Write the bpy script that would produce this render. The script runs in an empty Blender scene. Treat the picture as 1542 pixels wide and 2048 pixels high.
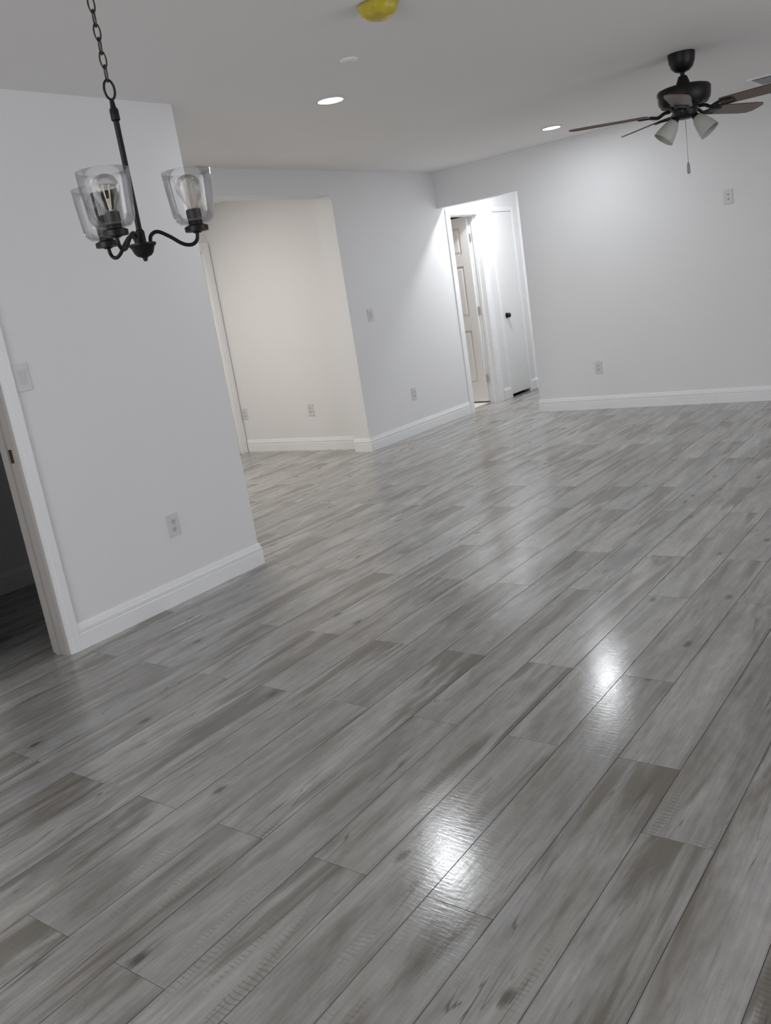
import bpy, bmesh, math, random
from mathutils import Vector, Matrix
S = bpy.context.scene
COL = S.collection
R = math.radians
random.seed(4)

# ------------------------------------------------------------------ camera
F_PX, PITCH, ROLL, YAW, CAM_H = 1747.4, 0.24258, -0.15816, 0.66967, 1.368
def cam_axes():
    c, s = math.cos, math.sin
    fw = Vector((-s(YAW)*c(PITCH), c(YAW)*c(PITCH), -s(PITCH)))
    r0 = Vector((c(YAW), s(YAW), 0)); u0 = r0.cross(fw)
    return c(ROLL)*r0+s(ROLL)*u0, -s(ROLL)*r0+c(ROLL)*u0, fw
r_, u_, f_ = cam_axes()
cd = bpy.data.cameras.new('camera'); cam = bpy.data.objects.new('camera', cd); COL.objects.link(cam)
cd.sensor_fit = 'HORIZONTAL'; cd.sensor_width = 36; cd.lens = 36*F_PX/1542; cd.clip_start = .02
M = Matrix((r_, u_, -f_)).transposed().to_4x4(); M.translation = (0, 0, CAM_H)
cam.matrix_world = M; S.camera = cam

# ------------------------------------------------------------------ world, exposure
S.view_settings.view_transform = 'Standard'; S.view_settings.look = 'None'
S.view_settings.gamma = 1; S.view_settings.exposure = 0.06; S.view_settings.use_curve_mapping = False
w = bpy.data.worlds.new('world'); S.world = w; w.use_nodes = True
w.node_tree.nodes['Background'].inputs[0].default_value = (.62, .74, 1, 1)
w.node_tree.nodes['Background'].inputs[1].default_value = 1.0

# ------------------------------------------------------------------ lights
def area(name, loc, rot, size, power, col, sy=None, spread=None):
    l = bpy.data.lights.new(name, 'AREA'); l.energy = power; l.color = col; l.size = size
    if sy: l.shape = 'RECTANGLE'; l.size_y = sy
    else: l.shape = 'DISK'
    if spread: l.spread = spread
    o = bpy.data.objects.new(name, l); COL.objects.link(o); o.location = loc; o.rotation_euler = rot
    return o
P_DOWN, P_HALL, P_WARM, P_FILL_REAR, P_FILL_RIGHT, P_BATH = 8.4, 18.5, 29, 64, 54, 18
COOL = (.93, .97, 1.0)
FILL_COL = (1.0, .985, .965)
area('rear_fill_light', (-1.2, -2.36, 1.45), (R(107), 0, 0), 2.4, P_FILL_REAR, FILL_COL, 1.5)  # added soft fill from behind the camera, tilted up towards the ceiling
area('right_fill_light', (2.88, 4.0, 1.15), (0, R(105), 0), 2.0, P_FILL_RIGHT, FILL_COL, 2.8)  # added soft fill from the unseen right side, tilted up
area('hall_lamp', (-4.46, 8.25, 2.425), (0, 0, 0), .15, P_HALL, (.96, .99, 1.0))
area('alcove_lamp', (-6.0, 4.45, 2.40), (0, 0, 0), .34, P_WARM, (1.0, .93, .83))
area('bathroom_lamp', (-6.3, 8.5, 2.425), (0, 0, 0), .3, P_BATH, (1.0, .84, .70))
DOWNLIGHTS = [(-3.20, 4.135), (-3.23, 6.975)]
for x, y in DOWNLIGHTS: area('downlight_lamp', (x, y, 2.425), (0, 0, 0), .13, P_DOWN, COOL)

# ------------------------------------------------------------------ materials
def mat(name, col, rough=.5, metal=0, **kw):
    m = bpy.data.materials.new(name); m.use_nodes = True
    b = m.node_tree.nodes['Principled BSDF']
    b.inputs['Base Color'].default_value = (*col, 1); b.inputs['Roughness'].default_value = rough
    b.inputs['Metallic'].default_value = metal
    for k, v in kw.items(): b.inputs[k].default_value = v
    return m
def paint(name, col, rough=.6, bump=.06, scale=220):
    m = mat(name, col, rough); nt = m.node_tree; b = nt.nodes['Principled BSDF']
    tc = nt.nodes.new('ShaderNodeTexCoord')
    n = nt.nodes.new('ShaderNodeTexNoise'); n.inputs['Scale'].default_value = scale; n.inputs['Detail'].default_value = 3
    nt.links.new(tc.outputs['Object'], n.inputs['Vector'])
    bp = nt.nodes.new('ShaderNodeBump'); bp.inputs['Strength'].default_value = bump; bp.inputs['Distance'].default_value = .002
    nt.links.new(n.outputs['Fac'], bp.inputs['Height']); nt.links.new(bp.outputs['Normal'], b.inputs['Normal'])
    n2 = nt.nodes.new('ShaderNodeTexNoise'); n2.inputs['Scale'].default_value = 1.3; n2.inputs['Detail'].default_value = 4
    nt.links.new(tc.outputs['Object'], n2.inputs['Vector'])
    mx = nt.nodes.new('ShaderNodeMix'); mx.data_type = 'RGBA'
    mx.inputs['A'].default_value = (*[c*.975 for c in col], 1); mx.inputs['B'].default_value = (*[min(1, c*1.02) for c in col], 1)
    nt.links.new(n2.outputs['Fac'], mx.inputs['Factor']); nt.links.new(mx.outputs['Result'], b.inputs['Base Color'])
    return m
WALL = paint('wall_paint', (.775, .775, .785), .62)
CEIL = paint('ceiling_paint', (.87, .855, .845), .8, .12, 160)
TRIM = paint('trim_paint', (.84, .845, .86), .32, .02, 60)
SHADEDTRIM = paint('shaded_scuffed_jamb_paint', (.44, .42, .40), .5, .05, 60)  # scuffed paint, darkened further so the colour carries the jamb's shade
DOORM = paint('door_paint', (.79, .79, .79), .38, .03, 90)
PLATE = mat('switch_plastic', (.66, .65, .66), .35)
RECEP = mat('receptacle_plastic', (.60, .59, .60), .35)
SLOT = mat('slot_dark', (.05, .045, .04), .6)
BLACK = mat('black_metal', (.007, .0065, .0065), .45, 0, **{'Specular IOR Level': .3})
BLACKM = mat('oil_rubbed_black', (.006, .0055, .0055), .45, 0, **{'Specular IOR Level': .3})
CHAINM = mat('antique_chain', (.05, .045, .04), .35, .8)
PEARL = mat('socket_cap', (.022, .022, .020), .5)
GREY = mat('pull_pendant_grey', (.28, .27, .29), .5)
CHR = mat('hinge_metal', (.55, .54, .53), .35, .8)
TILE = mat('bathroom_tile', (.82, .80, .76), .3)
BRASSY = mat('strike_rust', (.10, .045, .03), .5, .6)
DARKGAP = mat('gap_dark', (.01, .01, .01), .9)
REDFELT = mat('subfloor_dark', (.05, .05, .05), .9)
def emis(name, col, st):
    m = bpy.data.materials.new(name); m.use_nodes = True; nt = m.node_tree
    b = nt.nodes['Principled BSDF']; b.inputs['Base Color'].default_value = (*col, 1)
    b.inputs['Emission Color'].default_value = (*col, 1); b.inputs['Emission Strength'].default_value = st
    return m
LED = emis('led_diffuser', (.93, .96, 1.0), 14)
LEDW = emis('warm_led_diffuser', (1.0, .93, .82), 5)
def glass(name, col, edge, rough=.03, gain=1.0):
    # thin-walled glass: clear face-on, tinted and reflective towards its silhouette
    m = bpy.data.materials.new(name); m.use_nodes = True; nt = m.node_tree; N = nt.nodes; L = nt.links
    out = N['Material Output']; N.remove(N['Principled BSDF'])
    lw = N.new('ShaderNodeLayerWeight'); lw.inputs['Blend'].default_value = .35
    mx = N.new('ShaderNodeMix'); mx.data_type = 'RGBA'; mx.inputs['A'].default_value = (*col, 1); mx.inputs['B'].default_value = (*edge, 1)
    L.new(lw.outputs['Facing'], mx.inputs['Factor'])
    t = N.new('ShaderNodeBsdfTransparent'); L.new(mx.outputs['Result'], t.inputs[0])
    g = N.new('ShaderNodeBsdfGlossy'); g.inputs['Roughness'].default_value = rough
    fr = N.new('ShaderNodeFresnel'); fr.inputs['IOR'].default_value = 1.45
    ml = N.new('ShaderNodeMath'); ml.operation = 'MULTIPLY'; ml.inputs[1].default_value = gain; L.new(fr.outputs[0], ml.inputs[0])
    ms = N.new('ShaderNodeMixShader'); L.new(ml.outputs[0], ms.inputs[0]); L.new(t.outputs[0], ms.inputs[1]); L.new(g.outputs[0], ms.inputs[2])
    L.new(ms.outputs[0], out.inputs['Surface']); return m
GLASS = glass('clear_shade_glass', (.992, .992, .995), (.915, .91, .925), .05, .45)
BULB = glass('bulb_glass', (.94, .93, .915), (.85, .83, .80), .08, .55)
FIL = mat('filament', (.75, .70, .60), .4)
FROST = mat('frosted_shade', (.47, .47, .44), .45); FROST.node_tree.nodes['Principled BSDF'].inputs['Subsurface Weight'].default_value = .3
FROST.node_tree.nodes['Principled BSDF'].inputs['Subsurface Radius'].default_value = (.02, .02, .02)

# yellow dust cover, mottled by crinkled film
YEL = mat('yellow_cover', (.50, .42, .01), .35)
nt = YEL.node_tree; n = nt.nodes.new('ShaderNodeTexNoise'); n.inputs['Scale'].default_value = 22
cr = nt.nodes.new('ShaderNodeValToRGB'); cr.color_ramp.elements[0].color = (.42, .34, .004, 1); cr.color_ramp.elements[1].color = (.62, .50, .08, 1)
tc = nt.nodes.new('ShaderNodeTexCoord'); nt.links.new(tc.outputs['Object'], n.inputs['Vector'])
nt.links.new(n.outputs['Fac'], cr.inputs['Fac']); nt.links.new(cr.outputs['Color'], nt.nodes['Principled BSDF'].inputs['Base Color'])
bp = nt.nodes.new('ShaderNodeBump'); bp.inputs['Strength'].default_value = .5; bp.inputs['Distance'].default_value = .01
nt.links.new(n.outputs['Fac'], bp.inputs['Height']); nt.links.new(bp.outputs['Normal'], nt.nodes['Principled BSDF'].inputs['Normal'])

# fan blade: walnut underside
BLADE = mat('walnut_blade', (.085, .05, .038), .42)
nt = BLADE.node_tree; tc = nt.nodes.new('ShaderNodeTexCoord'); mp = nt.nodes.new('ShaderNodeMapping'); mp.inputs['Scale'].default_value = (3, 60, 10)
n = nt.nodes.new('ShaderNodeTexNoise'); n.inputs['Scale'].default_value = 1; n.inputs['Detail'].default_value = 4
cr = nt.nodes.new('ShaderNodeValToRGB'); cr.color_ramp.elements[0].color = (.060, .034, .024, 1); cr.color_ramp.elements[1].color = (.15, .088, .062, 1)
nt.links.new(tc.outputs['Object'], mp.inputs['Vector']); nt.links.new(mp.outputs[0], n.inputs['Vector'])
nt.links.new(n.outputs['Fac'], cr.inputs['Fac']); nt.links.new(cr.outputs['Color'], nt.nodes['Principled BSDF'].inputs['Base Color'])

# grey wood plank floor: print differs from plank to plank
PLW, PLL = .179, 1.215
def wood():
    m = bpy.data.materials.new('grey_plank'); m.use_nodes = True; nt = m.node_tree; N = nt.nodes; L = nt.links
    b = N['Principled BSDF']
    tc = N.new('ShaderNodeTexCoord'); oi = N.new('ShaderNodeObjectInfo')
    def math_(op, a, b_=None, c_=None, clamp=False):
        n = N.new('ShaderNodeMath'); n.operation = op; n.use_clamp = clamp
        for i, v in enumerate((a, b_, c_)):
            if v is None: continue
            if hasattr(v, 'links'): L.new(v, n.inputs[i])
            else: n.inputs[i].default_value = v
        return n.outputs[0]
    cx = N.new('ShaderNodeCombineXYZ')
    L.new(math_('MULTIPLY', oi.outputs['Random'], 37.0), cx.inputs[0]); L.new(math_('MULTIPLY', oi.outputs['Random'], 91.0), cx.inputs[1])
    ad = N.new('ShaderNodeVectorMath'); ad.operation = 'ADD'; L.new(tc.outputs['Object'], ad.inputs[0]); L.new(cx.outputs[0], ad.inputs[1])
    def noise(sc, scale=1, det=4, dist=0, rough=.55):
        mp = N.new('ShaderNodeMapping'); mp.inputs['Scale'].default_value = sc; L.new(ad.outputs[0], mp.inputs[0])
        n = N.new('ShaderNodeTexNoise'); n.inputs['Scale'].default_value = scale; n.inputs['Detail'].default_value = det
        n.inputs['Distortion'].default_value = dist; n.inputs['Roughness'].default_value = rough
        L.new(mp.outputs[0], n.inputs['Vector']); return n.outputs['Fac']
    def ramp(v, stops):
        r = N.new('ShaderNodeValToRGB'); e = r.color_ramp.elements
        while len(e) < len(stops): e.new(.5)
        for i, (p, c) in enumerate(stops): e[i].position = p; e[i].color = (*c, 1) if len(c) == 3 else c
        L.new(v, r.inputs['Fac']); return r.outputs['Color']
    def mixc(f, a, bcol, mode='MIX'):
        mx = N.new('ShaderNodeMix'); mx.data_type = 'RGBA'; mx.blend_type = mode
        for nm, v in (('Factor', f), ('A', a), ('B', bcol)):
            if hasattr(v, 'links'): L.new(v, mx.inputs[nm])
            elif nm == 'Factor': mx.inputs[nm].default_value = v
            else: mx.inputs[nm].default_value = (*v, 1)
        return mx.outputs['Result']
    sp = N.new('ShaderNodeSeparateXYZ'); L.new(tc.outputs['Object'], sp.inputs[0])
    x, y = sp.outputs[0], sp.outputs[1]
    base = ramp(noise((10, 1.5, 1), 1, 5, .8, .55), [(.28, (.225, .218, .208)), (.43, (.305, .299, .293)), (.56, (.375, .371, .373)), (.75, (.455, .453, .460))])
    hue = mixc(noise((6, 1.1, 1), 1, 2, .5), (1.07, .985, .915), (.96, .985, 1.05))
    hue = mixc(math_('MULTIPLY', noise((5, .9, 1.7), 1, 2), .6), hue, (.95, 1.0, .90))
    col = mixc(1.0, base, hue, 'MULTIPLY')
    pv = math_('MULTIPLY_ADD', oi.outputs['Random'], .22, .90)
    vv = N.new('ShaderNodeCombineXYZ'); [L.new(pv, vv.inputs[q]) for q in range(3)]
    col = mixc(1.0, col, vv.outputs[0], 'MULTIPLY')
    fine = noise((95, 4.5, 1), 1, 6, .3)
    col = mixc(1.0, col, ramp(fine, [(.3, (.84, .84, .84)), (.7, (1.10, 1.10, 1.10))]), 'MULTIPLY')
    mott = noise((34, 15, 1), 1, 4, .4, .6)
    col = mixc(1.0, col, ramp(mott, [(.3, (.90, .895, .885)), (.7, (1.07, 1.07, 1.075))]), 'MULTIPLY')
    # broad brown-olive stain bands, strongest at the far end of each board
    band = noise((11, 1.1, 1), 1, 5, .9, .55)
    st = math_('ADD', band, math_('MULTIPLY', y, .17))
    st = math_('ADD', st, math_('MULTIPLY', math_('SUBTRACT', oi.outputs['Random'], .5), .10))
    sm = N.new('ShaderNodeMapRange'); sm.interpolation_type = 'SMOOTHSTEP'; L.new(st, sm.inputs['Value'])
    sm.inputs['From Min'].default_value = .52; sm.inputs['From Max'].default_value = .70; sm.inputs['To Max'].default_value = .80
    tone = mixc(noise((3, .7, 1), 1, 2), (.155, .122, .100), (.125, .130, .106))
    col = mixc(sm.outputs[0], col, tone)
    # thin cracks
    wv = noise((16, .8, 1), 1, 2, 1.6, .4)
    ck = math_('SUBTRACT', 1.0, math_('MULTIPLY', math_('ABSOLUTE', math_('SUBTRACT', wv, .545)), 75.0), clamp=True)
    gate = N.new('ShaderNodeMapRange'); L.new(noise((5, 1.4, 1), 1, 2), gate.inputs['Value']); gate.inputs['From Min'].default_value = .5; gate.inputs['From Max'].default_value = .62
    col = mixc(math_('MULTIPLY', math_('MULTIPLY', ck, gate.outputs[0]), .75), col, (.05, .046, .040))
    # knots
    mp = N.new('ShaderNodeMapping'); mp.inputs['Scale'].default_value = (7.0, 3.4, 1); L.new(ad.outputs[0], mp.inputs[0])
    vo = N.new('ShaderNodeTexVoronoi'); vo.inputs['Scale'].default_value = 1; vo.voronoi_dimensions = '2D'; L.new(mp.outputs[0], vo.inputs['Vector'])
    kn = N.new('ShaderNodeMapRange'); kn.interpolation_type = 'SMOOTHSTEP'; L.new(math_('ADD', vo.outputs['Distance'], math_('MULTIPLY', noise((40, 14, 1), 1, 2), .12)), kn.inputs['Value'])
    kn.inputs['From Min'].default_value = .20; kn.inputs['From Max'].default_value = .085; kn.inputs['To Min'].default_value = 0; kn.inputs['To Max'].default_value = 1
    vs = N.new('ShaderNodeSeparateColor'); L.new(vo.outputs['Color'], vs.inputs[0])
    col = mixc(math_('MULTIPLY', math_('MULTIPLY', kn.outputs[0], math_('GREATER_THAN', vs.outputs[0], .88)), .75), col, (.055, .048, .040))
    # chatter marks across the board
    wa = N.new('ShaderNodeTexWave'); wa.bands_direction = 'Y'; wa.inputs['Scale'].default_value = 22; wa.inputs['Distortion'].default_value = 5; wa.inputs['Detail'].default_value = 2
    L.new(ad.outputs[0], wa.inputs['Vector'])
    g2 = N.new('ShaderNodeMapRange'); L.new(noise((14, 1.6, 1), 1, 2), g2.inputs['Value']); g2.inputs['From Min'].default_value = .60; g2.inputs['From Max'].default_value = .70
    col = mixc(math_('MULTIPLY', math_('MULTIPLY', math_('GREATER_THAN', wa.outputs['Fac'], .8), g2.outputs[0]), .38), col, (.10, .092, .084))
    # worn dark bevel along the board edges, as printed
    ex = math_('SUBTRACT', math_('ABSOLUTE', x), PLW/2-.006); exm = math_('MULTIPLY', ex, 170.0, clamp=True)
    exm = math_('MULTIPLY', exm, math_('MULTIPLY_ADD', noise((2, 2.2, 1), 1, 3), 3.2, -1.15, clamp=True))
    col = mixc(math_('MULTIPLY', exm, .7), col, (.085, .08, .074))
    L.new(col, b.inputs['Base Color'])
    rr = N.new('ShaderNodeMapRange'); L.new(noise((20, 6, 1), 1, 4), rr.inputs['Value']); rr.inputs['To Min'].default_value = .125; rr.inputs['To Max'].default_value = .22
    L.new(rr.outputs[0], b.inputs['Roughness'])
    bp = N.new('ShaderNodeBump'); bp.inputs['Strength'].default_value = .30; bp.inputs['Distance'].default_value = .0010
    L.new(math_('ADD', noise((26, 110, 1), 1, 3), math_('MULTIPLY', fine, .4)), bp.inputs['Height']); L.new(bp.outputs['Normal'], b.inputs['Normal'])
    b.inputs['Specular IOR Level'].default_value = .78
    return m
WOOD = wood()

# ------------------------------------------------------------------ helpers
def obj(name, bm, m, parent=None, smooth=False):
    me = bpy.data.meshes.new(name); bmesh.ops.recalc_face_normals(bm, faces=bm.faces); bm.to_mesh(me); bm.free()
    o = bpy.data.objects.new(name, me); COL.objects.link(o)
    if m: me.materials.append(m)
    if smooth:
        me.shade_smooth()
        if smooth == 'auto': me.set_sharp_from_angle(angle=R(40))
    if parent: o.parent = parent
    return o
def box(bm, x0, x1, y0, y1, z0, z1, mt=None):
    M_ = Matrix.Translation(((x0+x1)/2, (y0+y1)/2, (z0+z1)/2)) @ Matrix.Diagonal((abs(x1-x0), abs(y1-y0), abs(z1-z0), 1))
    if mt is not None: M_ = mt @ M_
    return bmesh.ops.create_cube(bm, size=1, matrix=M_)['verts']
def bbox(name, a, m, parent=None, bev=0, mt=None):
    bm = bmesh.new(); box(bm, *a, mt=mt)
    if bev: bmesh.ops.bevel(bm, geom=bm.edges[:], offset=bev, segments=2, affect='EDGES', profile=.7)
    return obj(name, bm, m, parent)
def struct(o, label=None):
    o['kind'] = 'structure'
    if label: o['label'] = label
    return o
def thing(name, label, cat, loc, group=None):
    o = bpy.data.objects.new(name, None); COL.objects.link(o); o.location = loc; o['label'] = label; o['category'] = cat
    o.empty_display_size = .05
    if group: o['group'] = group
    return o
def lathe(bm, prof, seg=32, mt=Matrix(), closed=False):
    rings = []
    for r, z in prof:
        if r < 1e-6: rings.append([bm.verts.new(mt @ Vector((0, 0, z)))])
        else: rings.append([bm.verts.new(mt @ Vector((r*math.cos(2*math.pi*i/seg), r*math.sin(2*math.pi*i/seg), z))) for i in range(seg)])
    pairs = list(zip(rings, rings[1:]))
    if closed: pairs.append((rings[-1], rings[0]))
    for a, b in pairs:
        for i in range(seg):
            j = (i+1) % seg
            if len(a) == 1 and len(b) == 1: continue
            if len(a) == 1: bm.faces.new((a[0], b[i], b[j]))
            elif len(b) == 1: bm.faces.new((a[i], b[0], a[j]))
            else: bm.faces.new((a[i], b[i], b[j], a[j]))
def tube(bm, pts, r, seg=10, closed=False):
    pts = [Vector(p) for p in pts]; n = len(pts); rings = []; up = Vector((.013, .021, 1)).normalized(); prev = None
    for i, p in enumerate(pts):
        a = pts[(i-1) % n] if closed or i > 0 else p; b = pts[(i+1) % n] if closed or i < n-1 else p
        t = (b-a).normalized()
        if prev is None:
            ref = up if abs(t.dot(up)) < .9 else Vector((1, 0, 0)); sx = t.cross(ref).normalized()
        else: sx = (prev-t*prev.dot(t)).normalized()
        prev = sx; sy = t.cross(sx)
        rad = r[i] if isinstance(r, (list, tuple)) else r
        rings.append([bm.verts.new(p+sx*rad*math.cos(2*math.pi*k/seg)+sy*rad*math.sin(2*math.pi*k/seg)) for k in range(seg)])
    for i in range(n if closed else n-1):
        a, b = rings[i], rings[(i+1) % n]
        for k in range(seg): bm.faces.new((a[k], a[(k+1) % seg], b[(k+1) % seg], b[k]))
    if not closed: bm.faces.new(rings[0][::-1]); bm.faces.new(rings[-1])
def smoothpath(ctrl, n=8):
    out = []; c = [Vector(p) for p in ctrl]; c = [2*c[0]-c[1]]+c+[2*c[-1]-c[-2]]
    for i in range(1, len(c)-2):
        for k in range(n):
            t = k/n; p0, p1, p2, p3 = c[i-1:i+3]
            out.append(.5*((2*p1)+(-p0+p2)*t+(2*p0-5*p1+4*p2-p3)*t*t+(-p0+3*p1-3*p2+p3)*t**3))
    out.append(c[-2]); return out

# ------------------------------------------------------------------ room shell
H = 2.44
XA, XC, YD = -3.55, -4.925, 7.80
XR, YR = 3.0, -2.5
YA0, YA1 = 2.022, 3.29
DH = 2.04
def walls(name, boxes, label):
    bm = bmesh.new()
    for b in boxes: box(bm, *b)
    return struct(obj(name, bm, WALL), label)
# floor slab, planks are its children
bm = bmesh.new(); box(bm, -8.2, XR+.12, YR-.12, 9.8, -.12, -.009)
floor = struct(obj('floor', bm, REDFELT), 'glossy grey wood-look plank floor running through the whole room')
bm = bmesh.new(); box(bm, -8.2, XR+.12, YR-.12, 9.8, H, H+.12)
struct(obj('ceiling', bm, CEIL), 'plain off-white painted ceiling')
walls('wall_left', [(XA-.12, XA, YA0, YA1, 0, H), (XA-.12, XA, 1.42, YA0, DH, H), (XA-.12, XA, YR, 1.42, 0, H), (XC, XA-.12, 3.17, YA1, 0, H)],
      'near white wall on the left, ending in an outside corner')
walls('wall_middle', [(-5.115, XC, YR, 3.75, 0, H), (-5.115, XC, 3.75, 6.16, 2.24, H), (-5.115, XC, 6.16, 6.29, 0, H), (-5.05, XC, 6.29, 8.022, 0, H), (-5.05, XC, 8.022, 8.60, DH, H),
       (-5.05, XC, 8.60, 8.895, 0, H), (-5.05, XC, 8.895, 9.335, 2.045, H), (-5.05, XC, 9.335, 9.50, 0, H)],
      'white wall with the wide cased-free opening and both hall doors')
walls('wall_alcove', [(-6.65, -5.05, 6.29, 6.39, 0, H)], 'cream-lit wall seen through the wide opening')
walls('wall_alcove_left', [(-6.77, -6.65, 3.17, 5.35, 0, H), (-6.77, -6.65, 6.20, 6.39, 0, H), (-6.77, -6.65, 5.35, 6.20, DH, H), (-6.77, -5.115, 3.05, 3.17, 0, H)], None)
walls('wall_far', [(-4.02, XR, YD, YD+.12, 0, H), (XC, -4.02, YD, YD+.12, 2.097, H)], 'far white wall on the right with the hall opening at its left end')
walls('wall_hall_end', [(XC-.125, -4.02, 9.50, 9.62, 0, H), (-4.02, -3.90, YD+.12, 9.62, 0, H)], None)
walls('wall_bathroom', [(-7.6, -7.48, 6.39, 9.62, 0, H), (-7.48, -5.05, 9.50, 9.62, 0, H), (-7.48, -6.77, 6.39, 6.5, 0, H)], None)
walls('wall_right', [(XR, XR+.12, YR, 2.6, 0, H), (XR, XR+.12, 5.4, YD+.12, 0, H), (XR, XR+.12, 2.6, 5.4, 2.15, H)], None)
bm = bmesh.new()
for a in ((2.6, 2.66, 0, 2.15), (5.34, 5.4, 0, 2.15), (3.97, 4.03, 0, 2.15), (2.66, 5.34, 0, .05), (2.66, 5.34, 2.10, 2.15)): box(bm, XR+.03, XR+.08, *a)
wf = struct(obj('added_window_2', bm, TRIM))  # unseen patio window, added as the opening for the right-hand fill
bbox('pane', (XR+.052, XR+.058, 2.66, 3.97, .05, 2.10), GLASS, wf); bbox('pane', (XR+.052, XR+.058, 4.03, 5.34, .05, 2.10), GLASS, wf)
walls('wall_rear', [(-4.925, -2.5, YR-.12, YR, 0, H), (.1, XR+.12, YR-.12, YR, 0, H), (-2.5, .1, YR-.12, YR, 0, .65), (-2.5, .1, YR-.12, YR, 2.25, H)], None)
# unseen window added in the rear wall to go with its fill light
bm = bmesh.new()
for a in ((-2.5, -2.45, .65, 2.25), (.05, .1, .65, 2.25), (-1.225, -1.175, .65, 2.25), (-2.45, .05, .65, .70), (-2.45, .05, 2.20, 2.25)):
    box(bm, a[0], a[1], YR-.09, YR-.04, a[2], a[3])
wf = struct(obj('added_window_1', bm, TRIM))
bbox('pane', (-2.45, -1.225, YR-.068, YR-.062, .70, 2.20), GLASS, wf); bbox('pane', (-1.175, .05, YR-.068, YR-.062, .70, 2.20), GLASS, wf)
# bathroom floor tile
struct(bbox('floor_bathroom', (-7.48, -5.05, 6.39, 9.50, .0, .004), TILE))

# planks ---------------------------------------------------------------
def project(p):
    d = Vector(p)-Vector((0, 0, CAM_H)); z = d.dot(f_)
    if z < .25: return None
    return 771+F_PX*d.dot(r_)/z, 1024-F_PX*d.dot(u_)/z
REG = [(-4.925, XR, YR, YD), (-4.925, -4.02, YD, 9.50), (-5.115, -4.925, 3.75, 6.16), (-6.65, -5.115, 3.17, 6.29), (-5.05, -4.925, 8.022, 8.60)]
def clip(x0, x1, y0, y1):
    out = []
    for a, b, c, d in REG:
        X0, X1, Y0, Y1 = max(x0, a), min(x1, b), max(y0, c), min(y1, d)
        if X1-X0 > .012 and Y1-Y0 > .012: out.append((X0, X1, Y0, Y1))
    return out
GAP, TH = .0007, .008
def plank_into(bm, X0, X1, Y0, Y1, ox=0, oy=0):
    g = GAP; b = .0006
    lo = [(X0+g, Y0+g), (X1-g, Y0+g), (X1-g, Y1-g), (X0+g, Y1-g)]
    hi = [(X0+g+b, Y0+g+b), (X1-g-b, Y0+g+b), (X1-g-b, Y1-g-b), (X0+g+b, Y1-g-b)]
    rings = [[bm.verts.new((px-ox, py-oy, z)) for px, py in q] for q, z in ((lo, -TH), (lo, -.0004), (hi, 0))]
    for a, b2 in zip(rings, rings[1:]):
        for i in range(4): bm.faces.new((a[i], a[(i+1) % 4], b2[(i+1) % 4], b2[i]))
    bm.faces.new(rings[-1]); bm.faces.new(rings[0][::-1])
full = None; rest = bmesh.new(); cnt = 0
for k in range(-21, 36):
    xr = -.597-PLW*k; xl = xr-PLW
    ph = (1.357 if k % 2 == 0 else .865) if k > 0 else ((1.78 if k % 2 == 0 else 1.17))
    for j in range(-4, 9):
        y1 = ph+j*PLL; y0 = y1-PLL
        whole = None
        pieces = clip(xl, xr, y0, y1)
        if not pieces: continue
        # join pieces that continue through openings: keep each clipped piece as its own cut board
        for pc in pieces:
            X0, X1, Y0, Y1 = pc; vis = False
            for i in range(4):
                for q in range(9):
                    u = project((X0+(X1-X0)*i/3, Y0+(Y1-Y0)*q/8, 0))
                    if u and -15 < u[0] < 1557 and -15 < u[1] < 2063: vis = True
            if X1 < -6.0 or (X1 < XA-.2 and Y1 < 3.2 and X0 < -4.4 and False): vis = vis
            if not vis or (X1-X0)*(Y1-Y0) < .004:
                plank_into(rest, *pc); continue
            cx, cy = (xl+xr)/2, (y0+y1)/2
            if abs(X1-X0-PLW) < 1e-6 and abs(Y1-Y0-PLL) < 1e-6:
                if full is None:
                    bm = bmesh.new(); plank_into(bm, *pc, cx, cy); o = obj('plank', bm, WOOD); full = o.data
                else: o = bpy.data.objects.new('plank', full); COL.objects.link(o)
            else:
                bm = bmesh.new(); plank_into(bm, *pc, cx, cy); o = obj('plank', bm, WOOD)
            o.location = (cx, cy, 0); o.parent = floor; cnt += 1
rs = obj('plank_field', rest, WOOD, floor); rs['kind'] = 'stuff'
print('planks', cnt)

# baseboards -------------------------------------------------------------
PROF = [(0, 0), (.014, 0), (.014, .074), (.0105, .077), (.0105, .080), (.0135, .083), (.0135, .098), (.0085, .101), (.0085, .106), (.0060, .118), (.0045, .123), (0, .123)]
def baseboard(name, runs, label=None, mt=TRIM):
    """runs: (p0, p1, outward) on the wall face"""
    bm = bmesh.new()
    for p0, p1, n_, e0, e1 in runs:
        p0, p1, n_ = Vector((*p0, 0)), Vector((*p1, 0)), Vector((*n_, 0)); t = (p1-p0).normalized()
        va = [bm.verts.new(p0+n_*d-t*(d*e0)+Vector((0, 0, z))) for d, z in PROF]
        vb = [bm.verts.new(p1+n_*d+t*(d*e1)+Vector((0, 0, z))) for d, z in PROF]
        m = len(PROF)
        for i in range(m): bm.faces.new((va[i], va[(i+1) % m], vb[(i+1) % m], vb[i]))
        bm.faces.new(va[::-1]); bm.faces.new(vb)
    return struct(obj(name, bm, mt), label)
CW = .058
baseboard('baseboard_left', [((XA, YA0+CW), (XA, YA1), (1, 0), 0, 1), ((XA, YA1), (XC, YA1), (0, 1), 1, -1), ((XA, YR), (XA, 1.36), (1, 0), 0, 0)], 'white baseboard along the near left wall')
baseboard('baseboard_middle', [((XC, 6.16), (XC, 7.932), (1, 0), 1, 0), ((-5.115, 6.16), (XC, 6.16), (0, -1), -1, 1), ((XC, 3.29), (XC, 3.75), (1, 0), -1, 1)], 'white baseboard along the wall between the wide opening and the hall')
baseboard('baseboard_alcove', [((-6.65, 6.29), (-5.115, 6.29), (0, -1), -1, 0)], 'white baseboard of the cream-lit wall')
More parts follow.
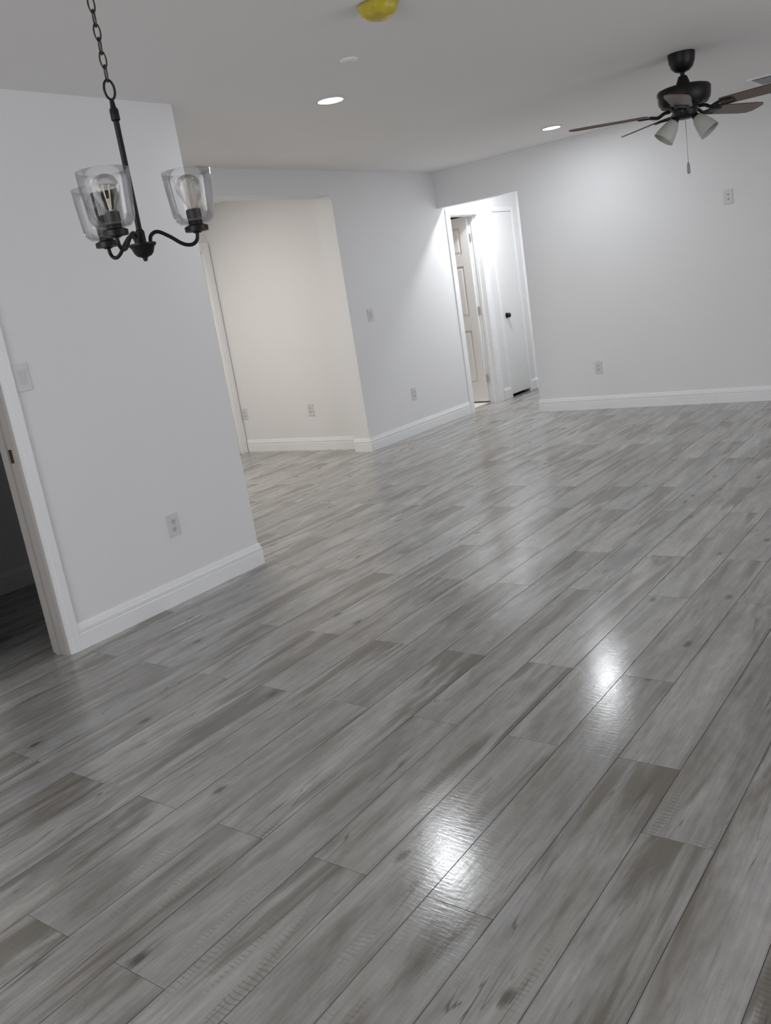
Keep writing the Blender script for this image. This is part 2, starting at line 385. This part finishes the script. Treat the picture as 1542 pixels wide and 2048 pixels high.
baseboard('baseboard_far', [((-4.02, YD), (XR, YD), (0, -1), 1, 0)], 'white baseboard along the far right wall')
baseboard('baseboard_hall', [((XC, 8.70), (XC, 8.865), (1, 0), 0, 0), ((XC, 9.385), (XC, 9.50), (1, 0), 0, -1), ((XC, 9.50), (-4.02, 9.50), (0, -1), -1, -1), ((-4.02, YD+.12), (-4.02, 9.50), (-1, 0), 0, -1), ((-4.02, YD), (-4.02, YD+.12), (-1, 0), 1, 0)])
baseboard('baseboard_dark_room', [((XC, YR), (XC, 3.17), (1, 0), 0, -1)])

# door casings and jambs ----------------------------------------------------
def casing(name, xf, y0, y1, zt, wd, depth, sgn=1, jx=None, th=.014, label=None, sides=(1, 1), jm=None):
    """flat stepped casing round an opening in a wall facing +X, plus its jamb lining and stop"""
    bm = bmesh.new()
    def stepped(a, b, c, d, vertical, outer):
        box(bm, xf, xf+th*.75, a, b, c, d)
    if sides[0]:
        box(bm, xf, xf+th, y0-wd, y0-wd*.35, 0, zt+wd); box(bm, xf, xf+th*.65, y0-wd*.35, y0, 0, zt)
    if sides[1]:
        box(bm, xf, xf+th, y1+wd*.35, y1+wd, 0, zt+wd); box(bm, xf, xf+th*.65, y1, y1+wd*.35, 0, zt)
    ya = y0-wd*.35 if sides[0] else y0; yb = y1+wd*.35 if sides[1] else y1
    box(bm, xf, xf+th, ya, yb, zt+wd*.35, zt+wd); box(bm, xf, xf+th*.65, ya, yb, zt, zt+wd*.35)
    cas = obj(name, bm, TRIM)
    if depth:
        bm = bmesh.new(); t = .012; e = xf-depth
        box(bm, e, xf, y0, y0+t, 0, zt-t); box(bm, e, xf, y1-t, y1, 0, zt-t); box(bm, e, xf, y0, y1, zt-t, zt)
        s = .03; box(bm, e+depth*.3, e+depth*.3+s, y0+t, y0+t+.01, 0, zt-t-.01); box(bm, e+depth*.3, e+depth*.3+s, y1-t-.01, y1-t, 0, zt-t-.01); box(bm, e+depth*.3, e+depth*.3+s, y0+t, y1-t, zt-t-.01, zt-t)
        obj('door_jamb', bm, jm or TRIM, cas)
    return struct(cas, label)
t1 = casing('trim_1', XA, 1.42, YA0, DH, CW, .12, jm=SHADEDTRIM, label='white casing and jamb of the dark doorway at the left edge')
bbox('strike_plate', (XA-.052, XA-.028, YA0-.0135, YA0-.0115, .905, .965), BRASSY, t1)
casing('trim_2', XC, 8.022, 8.60, DH, .085, .125, label='white casing of the bathroom doorway in the hall')
casing('trim_3', XC, 8.895, 9.335, 2.045, .05, 0, label='narrow casing of the closet door in the hall', th=.008)
casing('trim_4', -6.65, 5.35, 6.20, DH, .07, .12, label='casing of the door beside the cream-lit wall')

# doors ---------------------------------------------------------------------
def panel_door(name, wd, ht, label, th=.035, cols=2):
    """leaf in local x (0..wd), y thickness, z up; recessed fields with raised panels on both faces"""
    st, mid = .105, .10
    pw = (wd-2*st-(cols-1)*mid)/cols
    rows = [(.22, .80), (.95, 1.50), (1.62, 1.90)] if cols else []
    bm = bmesh.new(); h2 = th/2
    xs = [(st+c*(pw+mid), st+c*(pw+mid)+pw) for c in range(cols)]
    # rails and stiles
    box(bm, 0, st, -h2, h2, 0, ht); box(bm, wd-st, wd, -h2, h2, 0, ht)
    for c in range(cols-1): box(bm, xs[c][1], xs[c+1][0], -h2, h2, rows[0][0], rows[-1][1])
    zz = [0]+[v for r in rows for v in r]+[ht]
    for a, b in zip(zz[::2], zz[1::2]): box(bm, st, wd-st, -h2, h2, a, b)
    d = obj(name, bm, DOORM); struct(d, label)
    for r0, r1 in rows:
        for a, b in xs:
            pm = bmesh.new(); box(pm, a, b, -h2+.012, h2-.012, r0, r1)
            for s in (-1, 1):
                v = box(pm, a+.018, b-.018, s*(h2-.012), s*(h2-.003), r0+.018, r1-.018)
                for q in v:
                    if abs(q.co.y) > h2-.006:
                        q.co.x += .014 if q.co.x < (a+b)/2 else -.014; q.co.z += .014 if q.co.z < (r0+r1)/2 else -.014
            obj('panel', pm, DOORM, d)
    return d
d1 = panel_door('door_1', .56, 2.004, 'white six-panel door swung open into the bathroom')
d1.location = (-5.053, 8.571, .022); d1.rotation_euler = (0, 0, R(180-3))
def lhinge(parent, x, y, z, r=.006):
    bm = bmesh.new(); lathe(bm, [(0, z-.045), (r, z-.045), (r, z+.045), (0, z+.045)], 10, Matrix.Translation((x, y, 0))); box(bm, x-.02, x+.001, y-.002, y+.002, z-.045, z+.045)
    return obj('hinge', bm, CHR, parent)
for z in (.25, 1.0, 1.78): lhinge(d1, -.004, .0, z)
d4 = panel_door('blocker_door', .56, 2.0, 'unseen white panelled door, added ajar to keep light out of the dark room')
d4.location = (XA-.10, 1.44, .015); d4.rotation_euler = (0, 0, R(90+38))  # leaf added out of view, angled to block light into the dark room
# closet door, flush slab with black knob; a gap under it shows dark
d2 = struct(bbox('door_2', (XC-.036, XC+.001, 8.899, 9.331, .028, 2.041), DOORM, None, .002), 'flush white closet door with a black knob and a dark gap below')
bm = bmesh.new(); mt = Matrix.Translation((XC+.001, 8.972, .915)) @ Matrix.Rotation(R(90), 4, 'Y')
lathe(bm, [(0, 0), (.031, 0), (.031, .006), (.014, .009), (.013, .018), (.022, .021), (.027, .028), (.026, .038), (.018, .046), (0, .048)], 24, mt)
kn = obj('knob', bm, BLACK, d2, 'auto'); kn['label'] = 'round black door knob'
for z in (.30, 1.80):
    h = bmesh.new(); lathe(h, [(0, z-.04), (.006, z-.04), (.006, z+.04), (0, z+.04)], 10, Matrix.Translation((XC+.008, 9.338, 0))); obj('hinge', h, TRIM, d2)
# closet interior
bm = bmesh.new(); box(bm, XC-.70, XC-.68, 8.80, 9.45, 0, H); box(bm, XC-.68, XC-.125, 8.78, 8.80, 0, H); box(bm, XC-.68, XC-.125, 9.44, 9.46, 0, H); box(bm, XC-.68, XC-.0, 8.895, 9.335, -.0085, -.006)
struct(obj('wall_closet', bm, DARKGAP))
d3 = panel_door('door_3', .82, 2.0, 'white panelled door beside the cream-lit wall')
d3.location = (-6.69, 6.185, .015); d3.rotation_euler = (0, 0, R(-90))

# ------------------------------------------------------------------ wall plates
def frame_mat(p, n_):
    n_ = Vector(n_); z = Vector((0, 0, 1)); x = z.cross(n_)          # local x right, y up? use (x, n, z)
    m = Matrix((x, z, n_)).transposed().to_4x4(); m.translation = p; return m   # local: x across, y up, z out
def plate(name, cat, label, p, n_, kind, w_=.072, h_=.117):
    t = thing(name, label, cat, p); mt = frame_mat((0, 0, 0), n_)
    bm = bmesh.new(); box(bm, -w_/2, w_/2, -h_/2, h_/2, 0, .006)
    tops = [e for e in bm.edges if all(v.co.z > .005 for v in e.verts)]
    bmesh.ops.bevel(bm, geom=tops, offset=.003, segments=2, affect='EDGES'); bm.transform(mt); obj('cover_plate', bm, PLATE, t)
    if kind == 'outlet':
        for s in (-1, 1):
            bm = bmesh.new(); lathe(bm, [(0, .0055), (.0165, .0055), (.0165, .0075), (.0155, .008), (0, .008)], 24, Matrix.Translation((0, s*.0195, 0)))
            for v in bm.verts: v.co.y = s*.0195+max(-.0135, min(.0135, v.co.y-s*.0195))
            bm.transform(mt); r = obj('receptacle', bm, RECEP, t)
            bm = bmesh.new(); cy = s*.0195
            box(bm, -.0075, -.0050, cy-.003, cy+.007, .0078, .0084); box(bm, .0050, .0075, cy-.002, cy+.006, .0078, .0084)
            lathe(bm, [(0, .0078), (.0026, .0078), (.0026, .0084), (0, .0084)], 10, Matrix.Translation((0, cy-.008, 0)))
            bm.transform(mt); obj('slot', bm, SLOT, r)
        bm = bmesh.new(); lathe(bm, [(0, .006), (.0028, .006), (.002, .0075), (0, .0078)], 10); bm.transform(mt); obj('screw', bm, CHR, t)
    elif kind == 'rocker':
        bm = bmesh.new(); box(bm, -.0165, .0165, -.0335, .0335, .0055, .0085)
        bm.transform(mt); r = obj('switch_frame', bm, PLATE, t)
        bm = bmesh.new(); v = box(bm, -.0145, .0145, -.031, .031, .0080, .0115)
        for q in v:
            if q.co.z > .010 and q.co.y < 0: q.co.z -= .003
        bm.transform(mt); obj('rocker', bm, RECEP, r)
    elif kind == 'coax':
        bm = bmesh.new()
        for s in (-1, 1):
            bm = bmesh.new(); lathe(bm, [(0, .006), (.006, .006), (.006, .009), (.004, .012), (0, .012)], 12, Matrix.Translation((0, s*.018, 0)))
            bm.transform(mt); obj('jack', bm, GREY, t)
    return t
plate('light_switch', 'light switch', 'wide white rocker switch beside the dark doorway at left', (XA, 2.122, 1.258), (1, 0, 0), 'rocker', .080, .120)
plate('wall_outlet', 'outlet', 'white duplex outlet low on the near left wall', (XA, 2.742, .400), (1, 0, 0), 'outlet', .074)
plate('light_switch', 'light switch', 'small white switch at mid height between wide opening and hall', (XC, 6.455, 1.197), (1, 0, 0), 'rocker', .085)
plate('wall_outlet', 'outlet', 'white outlet low on the wall between wide opening and hall', (XC, 6.955, .388), (1, 0, 0), 'outlet')
plate('wall_outlet', 'outlet', 'white outlet low in the middle of the cream-lit alcove wall', (-5.69, 6.29, .395), (0, -1, 0), 'outlet', .074)
plate('wall_outlet', 'outlet', 'white outlet low at the left end of the cream-lit wall beside the door casing', (-6.596, 6.29, .395), (0, -1, 0), 'outlet')
plate('wall_outlet', 'outlet', 'white outlet low on the far right wall above the baseboard', (-3.38, YD, .393), (0, -1, 0), 'outlet')
plate('media_plate', 'wall plate', 'white media wall plate high on the far right wall below the fan', (-2.128, YD, 1.695), (0, -1, 0), 'coax')

# ------------------------------------------------------------------ ceiling fixtures
def downlight(label, x, y, mat_=LED, r=.082, group=None):
    t = thing('recessed_light', label, 'ceiling light', (x, y, H), group)
    bm = bmesh.new(); lathe(bm, [(r-.014, -.001), (r-.012, -.010), (r-.002, -.007), (r+.004, 0), (r-.010, 0)], 40, closed=True); obj('trim_ring', bm, PLATE, t, 'auto')
    bm = bmesh.new(); lathe(bm, [(0, -.0065), (r-.012, -.0065), (r-.012, -.002), (0, -.002)], 40); obj('diffuser', bm, mat_, t)
    return t
downlight('lit round recessed ceiling light left of the fan, nearest the yellow cover', *DOWNLIGHTS[0])
downlight('lit round recessed ceiling light near the far wall, beside the fan blade tip', *DOWNLIGHTS[1])
downlight('lit recessed light in the hall ceiling behind the header', -4.46, 8.25)
downlight('warm recessed light in the alcove ceiling', -6.0, 4.45, LEDW, .19)
downlight('warm recessed light in the bathroom ceiling', -6.3, 8.5, LEDW, .15)
t = thing('blank_plate', 'small round white blank cover between the lit recessed light and yellow cover', 'ceiling cap', (-2.645, 3.605, H))
bm = bmesh.new(); lathe(bm, [(0, -.010), (.030, -.010), (.040, -.006), (.044, 0), (0, 0)], 32); obj('cover', bm, TRIM, t, 'auto')
bm = bmesh.new(); lathe(bm, [(0, -.0115), (.003, -.0115), (.003, -.009), (0, -.009)], 10); obj('screw', bm, CHR, t)
# smoke detector in a yellow dust cover
t = thing('smoke_detector', 'round smoke detector under a bright yellow plastic dust cover', 'smoke detector', (-2.10, 3.10, H))
bm = bmesh.new(); lathe(bm, [(0, -.004), (.068, -.004), (.070, 0), (0, 0)], 40); obj('mounting_base', bm, TRIM, t, 'auto')
bm = bmesh.new(); lathe(bm, [(.0, -.052), (.030, -.051), (.052, -.047), (.066, -.038), (.073, -.022), (.079, -.006), (.082, -.004), (.082, -.0045), (.071, -.0045), (.0, -.0045)], 48)
for v in bm.verts:
    if v.co.z < -.02:
        a = math.atan2(v.co.y, v.co.x); k = 1+.03*math.sin(5*a)+.02*math.sin(11*a+1); v.co.x *= k; v.co.y *= k; v.co.z *= 1+.05*math.sin(3*a+2)
c_ = obj('dust_cover', bm, YEL, t, True); c_['label'] = 'crinkled yellow plastic cover'
# ceiling air diffuser near far wall
t = thing('ceiling_vent', 'white louvred ceiling air vent near the far wall, above the fan blade', 'air vent', (-1.60, 7.36, H))
bm = bmesh.new(); n_ = .19
for a in ((-n_, n_, -n_, -n_+.03), (-n_, n_, n_-.03, n_), (-n_, -n_+.03, -n_+.03, n_-.03), (n_-.03, n_, -n_+.03, n_-.03)): box(bm, a[0], a[1], a[2], a[3], -.010, 0)
obj('frame', bm, TRIM, t)
bbox('duct_backing', (-n_+.03, n_-.03, -n_+.03, n_-.03, -.0015, 0), SLOT, t)
for i in range(7):
    y = -n_+.05+i*.0467; mt = Matrix.Translation((0, y, -.009)) @ Matrix.Rotation(R(24), 4, 'X')
    bbox('louvre', (-n_+.03, n_-.03, -.020, .020, -.001, .001), TRIM, t, mt=mt)

# ------------------------------------------------------------------ ceiling fan
FX, FY = -1.748, 5.608
fan = thing('ceiling_fan', 'black five-blade ceiling fan with walnut blades and two frosted glass shades', 'ceiling fan', (FX, FY, H))
def flathe(name, prof, m, parent=fan, seg=40, mt=Matrix()):
    bm = bmesh.new(); lathe(bm, prof, seg, mt); return obj(name, bm, m, parent, 'auto')
flathe('canopy', [(0, -.105), (.020, -.105), (.040, -.098), (.060, -.080), (.072, -.050), (.076, -.015), (.076, 0), (0, 0)], BLACKM)
flathe('downrod', [(0, -.17), (.013, -.17), (.013, -.10), (0, -.10)], BLACKM)
flathe('coupling_cover', [(0, -.17), (.018, -.125), (.024, -.125), (.034, -.150), (.046, -.185), (0, -.185)], BLACKM)
flathe('motor_housing', [(0, -.180), (.070, -.180), (.118, -.181), (.142, -.188), (.151, -.200), (.150, -.235), (.145, -.262), (.130, -.284), (.095, -.290), (0, -.290)], BLACKM)
flathe('switch_housing', [(0, -.289), (.082, -.289), (.082, -.305), (.070, -.312), (.068, -.338), (.060, -.350), (.040, -.358), (0, -.360)], BLACKM)
ZB = -.314
def blade_mesh():
    bm = bmesh.new(); pts = []
    L0, L1 = .215, .675
    w0, w1 = .052, .070
    out = [(L0, -w0), (L0+.02, -w0-.004), (L1-.10, -w1), (L1-.03, -w1+.006), (L1-.004, -w1+.03), (L1, 0), (L1-.004, w1-.03), (L1-.03, w1-.006), (L1-.10, w1), (L0+.02, w0+.004), (L0, w0)]
    a = [bm.verts.new((x, y, -.003)) for x, y in out]; b = [bm.verts.new((x, y, .003)) for x, y in out]
    bm.faces.new(a[::-1]); bm.faces.new(b)
    for i in range(len(out)): j = (i+1) % len(out); bm.faces.new((a[i], a[j], b[j], b[i]))
    return bm
BL = [-148+72*i for i in range(5)]
bl = br = None
for a in BL:
    rot = (R(-12), 0, R(a)); q = Matrix.Rotation(R(a), 4, 'Z') @ Matrix.Rotation(R(-12), 4, 'X')
    if bl is None:
        bl = obj('blade', blade_mesh(), BLADE, fan); o = bl
        bm = bmesh.new()
        tube(bm, smoothpath([(.085, 0, .008), (.12, 0, .004), (.155, 0, -.014), (.20, 0, -.008)], 5), [.010]*16, 8)
        for s in (-1, 1): tube(bm, smoothpath([(.15, 0, -.013), (.18, s*.022, -.010), (.22, s*.034, -.0065), (.275, s*.030, -.0065)], 5), .006, 8)
        box(bm, .205, .285, -.038, .038, -.008, -.0031); br = obj('blade_bracket', bm, BLACKM, fan, 'auto'); b2 = br
    else:
        o = bl.copy(); COL.objects.link(o); o.parent = fan; b2 = br.copy(); COL.objects.link(b2); b2.parent = fan
    for k in (o, b2): k.location = (0, 0, ZB); k.rotation_mode = 'QUATERNION'; k.rotation_quaternion = q.to_quaternion()
# light kit: two frosted bells
camdir = math.degrees(math.atan2(-FY, -FX))
for a in (camdir+74, camdir-74):
    mt = Matrix.Rotation(R(a), 4, 'Z') @ Matrix.Translation((.050, 0, -.345)) @ Matrix.Rotation(R(180-38), 4, 'Y')
    flathe('light_arm', [(0, -.02), (.018, -.02), (.020, .010), (.024, .018), (.024, .026), (0, .026)], BLACKM, fan, 20, mt)
    flathe('lamp_shade', [(.022, .020), (.030, .028), (.042, .055), (.052, .090), (.058, .120), (.061, .138), (.058, .138), (.055, .120), (.049, .090), (.039, .057), (.027, .031), (.019, .024)], FROST, fan, 36, mt)
    flathe('bulb', [(0, .030), (.013, .035), (.014, .055), (.024, .080), (.027, .098), (.020, .115), (0, .123)], BULB, fan, 20, mt)
pc = Vector((.022*math.cos(R(camdir)), .022*math.sin(R(camdir)), 0))
bm = bmesh.new()
lathe(bm, [(0, -.600), (.0016, -.600), (.0016, -.355), (0, -.355)], 8, Matrix.Translation(pc)); 
for i in range(60): bmesh.ops.create_icosphere(bm, subdivisions=1, radius=.0026, matrix=Matrix.Translation(pc+Vector((0, 0, -.358-.004*i))))
obj('pull_chain', bm, CHR, fan, True)
flathe('pull_pendant', [(0, -.668), (.008, -.666), (.0095, -.655), (.0085, -.62), (.004, -.602), (0, -.598)], GREY, fan, 16, Matrix.Translation(pc))

# ------------------------------------------------------------------ chandelier
CX, CY = -1.599, 1.318
ch = thing('chandelier', 'black three-arm chandelier with clear glass shades hanging on a chain', 'chandelier', (CX, CY, 1.514))
Z0 = -1.52
def clathe(name, prof, m, parent=ch, seg=36, off=(0, 0), smooth='auto', lab=None):
    bm = bmesh.new(); lathe(bm, prof, seg, Matrix.Translation((off[0], off[1], Z0))); o = obj(name, bm, m, parent, smooth)
    if lab: o['label'] = lab
    return o
clathe('hub', [(0, 1.522), (.004, 1.523), (.006, 1.530), (.016, 1.534), (.021, 1.540), (.025, 1.551), (.030, 1.556), (.030, 1.560), (.010, 1.562), (.010, 1.585), (.007, 1.59), (0, 1.59)], BLACK)
clathe('stem', [(0, 1.56), (.0062, 1.56), (.0062, 1.812), (.0095, 1.815), (.0095, 1.835), (.0062, 1.840), (.0045, 1.855), (0, 1.855)], BLACK)
ARM_R, A0 = .125, -62
first = []
for i in range(3):
    a = R(A0+120*i); c, s = math.cos(a), math.sin(a)
    ctrl = [(.018, 1.555), (.022, 1.574), (.038, 1.581), (.062, 1.568), (.088, 1.549), (.108, 1.545), (.121, 1.554), (ARM_R, 1.572)]
    bm = bmesh.new(); tube(bm, smoothpath([(r*c, r*s, z+Z0) for r, z in ctrl], 6), .0042, 10); obj('arm', bm, BLACK, ch, True)
    off = (ARM_R*c, ARM_R*s)
    clathe('shade_holder', [(0, 1.568), (.008, 1.568), (.012, 1.571), (.026, 1.572), (.0265, 1.582), (.020, 1.585), (.016, 1.5865), (0, 1.5865)], BLACK, off=off)
    so = clathe('socket', [(0, 1.5865), (.0155, 1.5865), (.0155, 1.600), (.0165, 1.600), (.0165, 1.618), (.014, 1.619), (0, 1.619)], PEARL, off=off, seg=24)
    sh = clathe('glass_shade', [(.017, 1.5868), (.034, 1.589), (.043, 1.597), (.047, 1.610), (.0495, 1.640), (.0525, 1.674), (.0540, 1.700), (.0524, 1.700), (.0509, 1.674), (.0479, 1.640), (.0450, 1.611), (.0415, 1.5995), (.033, 1.5915), (.017, 1.5890)], GLASS, off=off, smooth=True)
    bu = clathe('bulb', [(0, 1.6185), (.012, 1.619), (.0135, 1.628), (.022, 1.642), (.0285, 1.660), (.0275, 1.674), (.019, 1.687), (.008, 1.692), (0, 1.693)], BULB, off=off, seg=28, smooth=True)
    bm = bmesh.new()
    for q in range(4):
        an = q*math.pi/2; tube(bm, [(off[0]+.004*math.cos(an), off[1]+.004*math.sin(an), 1.628+Z0), (off[0]+.009*math.cos(an+.3), off[1]+.009*math.sin(an+.3), 1.672+Z0)], .0008, 6)
    tube(bm, [(off[0], off[1], 1.6195+Z0), (off[0], off[1], 1.645+Z0)], .003, 8); obj('filament', bm, FIL, bu)
# loop and chain
def oval(cz, hw, hh, ang, r, m, name):
    pts = []
    for i in range(24):
        t = 2*math.pi*i/24; x = hw*math.cos(t); z = hh*math.sin(t)
        pts.append((x*math.cos(ang), x*math.sin(ang), cz+Z0+z))
    bm = bmesh.new(); tube(bm, pts, r, 8, True); return obj(name, bm, m, ch, True)
vd = math.atan2(CY, CX)+math.pi/2
oval(1.875, .0115, .0195, vd+.45, .0026, BLACK, 'top_loop')
z = 1.9070; i = 0
while z < 2.41:
    oval(z, .0065, .0165, vd+(.25 if i % 2 else math.pi/2+.35), .0018, CHAINM, 'chain_link'); z += .0265; i += 1
clathe('canopy', [(0, 2.406), (.010, 2.408), (.012, 2.418), (.045, 2.424), (.060, 2.434), (.062, 2.446), (0, 2.446)], BLACK)
